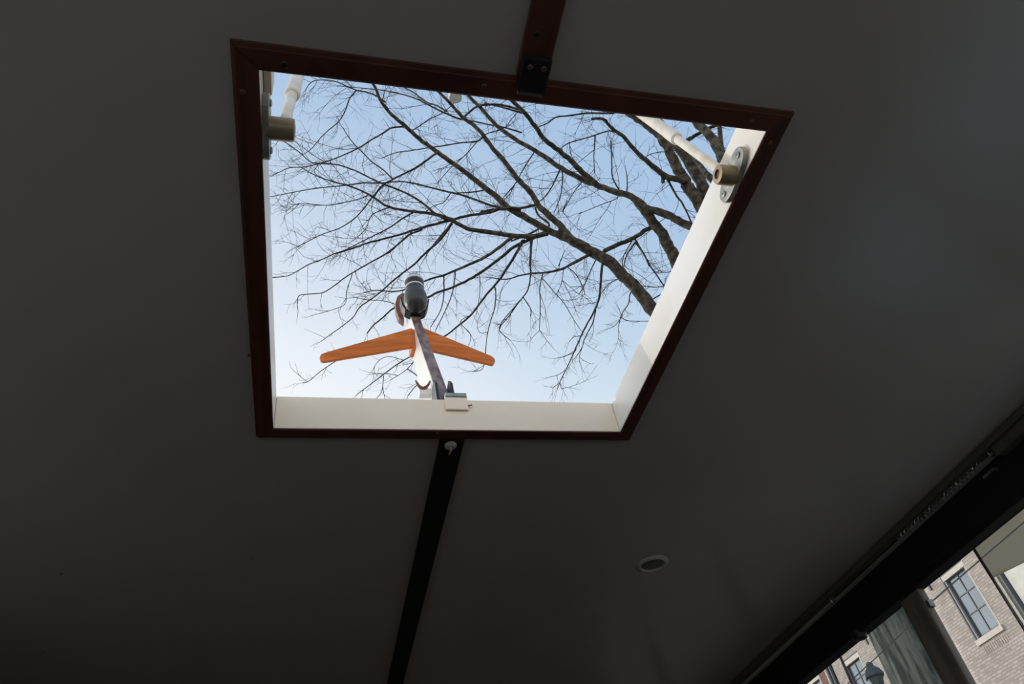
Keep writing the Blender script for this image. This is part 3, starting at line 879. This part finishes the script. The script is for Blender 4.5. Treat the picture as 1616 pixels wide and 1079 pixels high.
br_(C3, [(900,805),(840,870),(760,920)], 1.5, 1, .1)
br_(C3, [(830,800),(740,780),(680,810),(650,860)], 1.3, .9, .1)
br_(C3, [(940,920),(900,970),(860,1020)], 1.8, 1.4, .1)
br_(C3, [(520,290),(490,380),(480,460),(420,490),(320,520)], 1.6, .9, .1)
br_(C3, [(1240,530),(1180,570),(1240,640),(1240,690)], 1.3, .9, .1)
br_(C3, [(780,460),(700,440),(610,435),(540,420)], 1.6, 1, .1)
br_(C4, [(385,70),(375,180),(375,280),(360,370),(320,430),(260,500),(210,560),(185,620),(250,680)], 3.4, 1.2, -.4)
br_(C4, [(330,420),(375,490),(375,535)], 1.8, 1.6, 0)
br_(C4, [(720,165),(640,210),(560,250),(460,270),(380,275),(300,290),(230,310),(120,300)], 5.5, 1.6, -.7)
br_(C4, [(450,275),(430,370),(435,460),(430,590),(430,620)], 2, 1.1, .1)
br_(C4, [(450,310),(520,390),(580,460),(640,560),(680,620)], 1.8, 1, .1)
br_(C4, [(430,620),(390,660)], 1, .8, 0)
br_(C4, [(430,620),(480,690)], 1, .8, 0)
br_(C4, [(812,220),(800,350),(790,430),(760,510),(720,580),(680,660),(640,750),(600,840),(560,920),(540,970)], 5, 1.1, -.5)
br_(C4, [(770,500),(755,570),(730,620),(700,680),(690,720),(660,770)], 2.6, 1.2, .1)
br_(C4, [(680,655),(640,660),(610,690)], 1.4, 1, .1)
br_(C4, [(635,750),(590,775),(535,790)], 1.2, .8, .1)
br_(C4, [(690,720),(670,790),(680,830)], 1.2, .8, .1)
br_(C4, [(590,860),(545,890),(490,905)], 1.2, .8, .1)
br_(C4, [(555,930),(560,970),(575,985)], 1., .8, .1)
br_(C4, [(550,940),(510,970),(495,965)], 1., .8, .1)
br_(C4, [(770,195),(730,280),(700,350),(670,400)], 2.4, 1.4, .3)
br_(C4, [(605,240),(650,280),(690,350),(705,400)], 1.8, 1.2, .1)
br_(C4, [(560,190),(545,230),(580,140)], 1.8, 1.2, .1)
br_(C4, [(575,260),(560,340),(540,390)], 1.3, .8, .1)
br_(C4, [(575,330),(620,420),(650,500)], 1.2, .8, .1)
br_(C4, [(1085,5),(1000,60),(900,100),(820,140)], 7, 7, .1)
br_(C4, [(1015,75),(1060,150),(1110,240),(1160,310),(1190,360)], 3, 2.2, .1)
br_(C4, [(980,400),(970,460),(930,520),(910,600),(910,670)], 2.6, .9, .0)
br_(C4, [(935,530),(890,590),(850,610)], 1.3, .8, .0)
br_(C4, [(1110,560),(1040,565),(960,560),(930,540)], 1.6, .9, .0)
br_(C4, [(990,80),(940,170),(935,240)], 2.2, 1.4, .0)
br_(C4, [(905,310),(850,340),(810,390)], 1.8, 1.2, .0)
br_(C4, [(1190,350),(1130,360),(1060,350)], 1.5, 1, .0)
br_(C4, [(1250,260),(1180,270),(1120,272)], 1.5, 1, .0)
br_(C4, [(1120,430),(1180,395)], 2.5, 2, .0)
br_(C4, [(65,290),(65,400),(45,520)], 1.6, .9, .0)
br_(C2, [(700,290),(665,285),(560,320),(440,355),(400,380)], 3.2, 1.5, -.1)
br_(C2, [(700,180),(560,180),(440,195),(360,205),(310,240),(260,260)], 4, 1.8, -.1)
br_(C2, [(592,330),(585,430),(590,530)], 2.6, 1.6, .0)
br_(C2, [(735,635),(695,560),(690,470),(685,340)], 3, 1.8, .3)
br_(C2, [(780,640),(780,560),(770,500)], 3, 1.2, .2)
br_(C2, [(225,425),(170,510),(120,600),(60,670)], 2.6, 1.3, .2)
br_(C2, [(390,500),(340,610),(290,680),(260,700)], 2.8, 1.6, .2)
br_(C2, [(400,500),(395,640),(350,770)], 2.4, 1.2, -.2)
br_(C2, [(1015,560),(1060,650),(1110,720),(1160,830)], 4, 2.6, .0)
br_(C2, [(990,545),(990,590)], 8, 6, .0)
br_(C2, [(245,720),(170,735),(100,745),(0,745),(-80,760)], 5, 3.5, .2)
br_(C2, [(320,830),(260,780),(240,735)], 4, 3, .2)
br_(C2, [(160,180),(80,155),(0,135),(-60,120)], 3.4, 2, .2)
br_(C2, [(260,860),(180,900),(100,930)], 4, 3, .2)
br_(C2, [(215,900),(210,1000),(205,1079)], 2.6, 1.6, .1)
br_(C2, [(430,690),(400,760),(470,640),(520,580)], 1.6, 1.2, .1)
br_(C2, [(720,680),(620,720),(500,770)], 2, 1., .3)
br_(C2, [(900,430),(960,410),(1060,400)], 1.6, 1.2, .3)
br_(C2, [(440,350),(450,420),(470,460)], 1.6, 1.2, .1)
br_(C2, [(830,940),(780,1010),(760,1079)], 3, 2, .1)
br_(C2, [(830,940),(880,1010),(910,1079)], 3, 2.4, .1)
br_(C2, [(560,1010),(500,1040),(430,1079)], 5, 4, .1)

def base_depth(px): return 9.85 + (1050 - px) / 600 * .9
placed = []                                   # (px, py, depth) of every point so far
courses = []
for pts, w0, w1, dd, trunk in L:
    # start on the nearest piece of wood already there
    d0 = base_depth(pts[0][0])
    if placed and trunk is not True:
        n_ = min(placed, key=lambda q: (q[0]-pts[0][0])**2 + (q[1]-pts[0][1])**2)
        if (n_[0]-pts[0][0])**2 + (n_[1]-pts[0][1])**2 < 30**2:
            d0 = n_[2]
            if (n_[0]-pts[0][0])**2 + (n_[1]-pts[0][1])**2 > 2**2 and (pts[0][0]-n_[0])*(pts[1][0]-pts[0][0]) + (pts[0][1]-n_[1])*(pts[1][1]-pts[0][1]) > 0: pts = [n_[:2]] + pts
    off = d0 - base_depth(pts[0][0])
    P3, n = [], len(pts) - 1
    for i, (x, y) in enumerate(pts):
        t = i / n
        d = base_depth(x) + off * (1 - .3 * t) + dd * t
        P3.append(at(x, y, R=d))
    P3s = catmull(P3, 4)
    W = []
    m = len(P3s) - 1
    for i, p in enumerate(P3s):
        w = w0 + (w1 - w0) * (i / m) ** .8
        dep = (p - Vector((0, 0, CZ))).dot(AZ)
        W.append(.5 * w * dep / FPX * (1 + .05 * rnd.uniform(-1, 1)))
    for i, p in enumerate(P3s):
        q = p - Vector((0, 0, CZ))
        dz = q.dot(AZ)
        placed.append((IW/2 + FPX * q.dot(AX) / dz, IH/2 + FPX * q.dot(AY) / dz, q.length))
    if trunk == 'tail':
        post = catmull([P3s[-1], P3s[-1].lerp(FORK, .5) + Vector((.1, 0, 0)), FORK - Vector((0, 0, .25))], 4)[1:]
        P3s = P3s + post
        W = W + [W[-1]] * len(post)
    elif trunk:
        head = P3s[0]
        mid = head.lerp(FORK, .5) + Vector((.12, 0, -.1))
        pre = catmull([FORK - Vector((0, 0, .25)), mid, head], 4)[:-1]
        P3s = pre + P3s
        W = [max(W[0] * 1.05, .11 + .03 * (1 - i / len(pre))) for i in range(len(pre))] + W
    # small irregular kinks
    for i in range(1, len(P3s) - 1):
        k = min(W[i] * .16, .010)
        P3s[i] = P3s[i] + Vector((rnd.uniform(-k, k), rnd.uniform(-k, k), rnd.uniform(-k, k)))
    courses.append((P3s, W, w0, trunk))
    MB().tube(P3s, W, 10 if w0 > 8 else (7 if w0 > 3 else 5)).build('branch', M['bark'] if w0 > 2.5 else M['twig'], tree, smooth=True)

# fine twigs: grown from the branches, far too many to count
tw = MB()
ntw = [0]
def rand_perp(t):
    v = Vector((rnd.gauss(0, 1), rnd.gauss(0, 1), rnd.gauss(0, 1)))
    v -= t * v.dot(t)
    return v.normalized()
def twig(p, d, ln_, r, lev):
    n = 3 if lev > 1 else 5
    pts, cur, dr = [p], p, d.copy()
    bend = rand_perp(d) * rnd.uniform(.3, 1.1)
    for i in range(n):
        dr = (dr + bend / n + Vector((rnd.gauss(0, .16), rnd.gauss(0, .16), rnd.gauss(0, .16) + .02))).normalized()
        cur = cur + dr * (ln_ / n)
        pts.append(cur)
    tw.tube(pts, [r * (1 - .65 * i / n) for i in range(n + 1)], 3, cap=False)
    ntw[0] += 1
    if lev >= 3: return
    k = rnd.choice((2, 3, 4)) if lev == 1 else rnd.choice((0, 1, 2))
    for _ in range(k):
        i = rnd.randint(1, n - 1)
        t = (pts[i+1] - pts[i]).normalized()
        a = rnd.uniform(.5, 1.0)
        nd = (t * math.cos(a) + rand_perp(t) * math.sin(a)).normalized()
        twig(pts[i], nd, ln_ * rnd.uniform(.3, .6), max(.0013, r * .6), lev + 1)
for P3s, W, w0, trunk in courses:
    acc = 0
    low = sum(p.z / p.y for p in P3s) / len(P3s) < 1.36      # the hanging outer sprays are sparser
    for i in range(1, len(P3s)):
        seg = P3s[i] - P3s[i-1]
        acc += seg.length
        step = .095 if W[i] < .02 else .12 if W[i] < .045 else .22
        if low: step *= 2.0
        while acc > step * rnd.uniform(.6, 1.4):
            acc -= step
            if trunk and W[i] > .07 and rnd.random() < .6: continue
            t = seg.normalized()
            a = rnd.uniform(.6, 1.15)
            nd = (t * math.cos(a) + rand_perp(t) * math.sin(a)).normalized()
            big = rnd.random()
            twig(P3s[i-1] + seg * rnd.random(), nd, rnd.uniform(.18, .62) * (1.7 if big > .86 else 1) * (.7 if low else 1), rnd.uniform(.0026, .0046) * (1.35 if big > .86 else 1), 1 if big > .35 else 2)
    # spray at the tip
    t = (P3s[-1] - P3s[-2]).normalized()
    for _ in range(2):
        a = rnd.uniform(.1, .5)
        twig(P3s[-1], (t * math.cos(a) + rand_perp(t) * math.sin(a)).normalized(), rnd.uniform(.15, .4), .0026, 2)
tw.build('twigs', M['twig'], tree, kind='stuff')
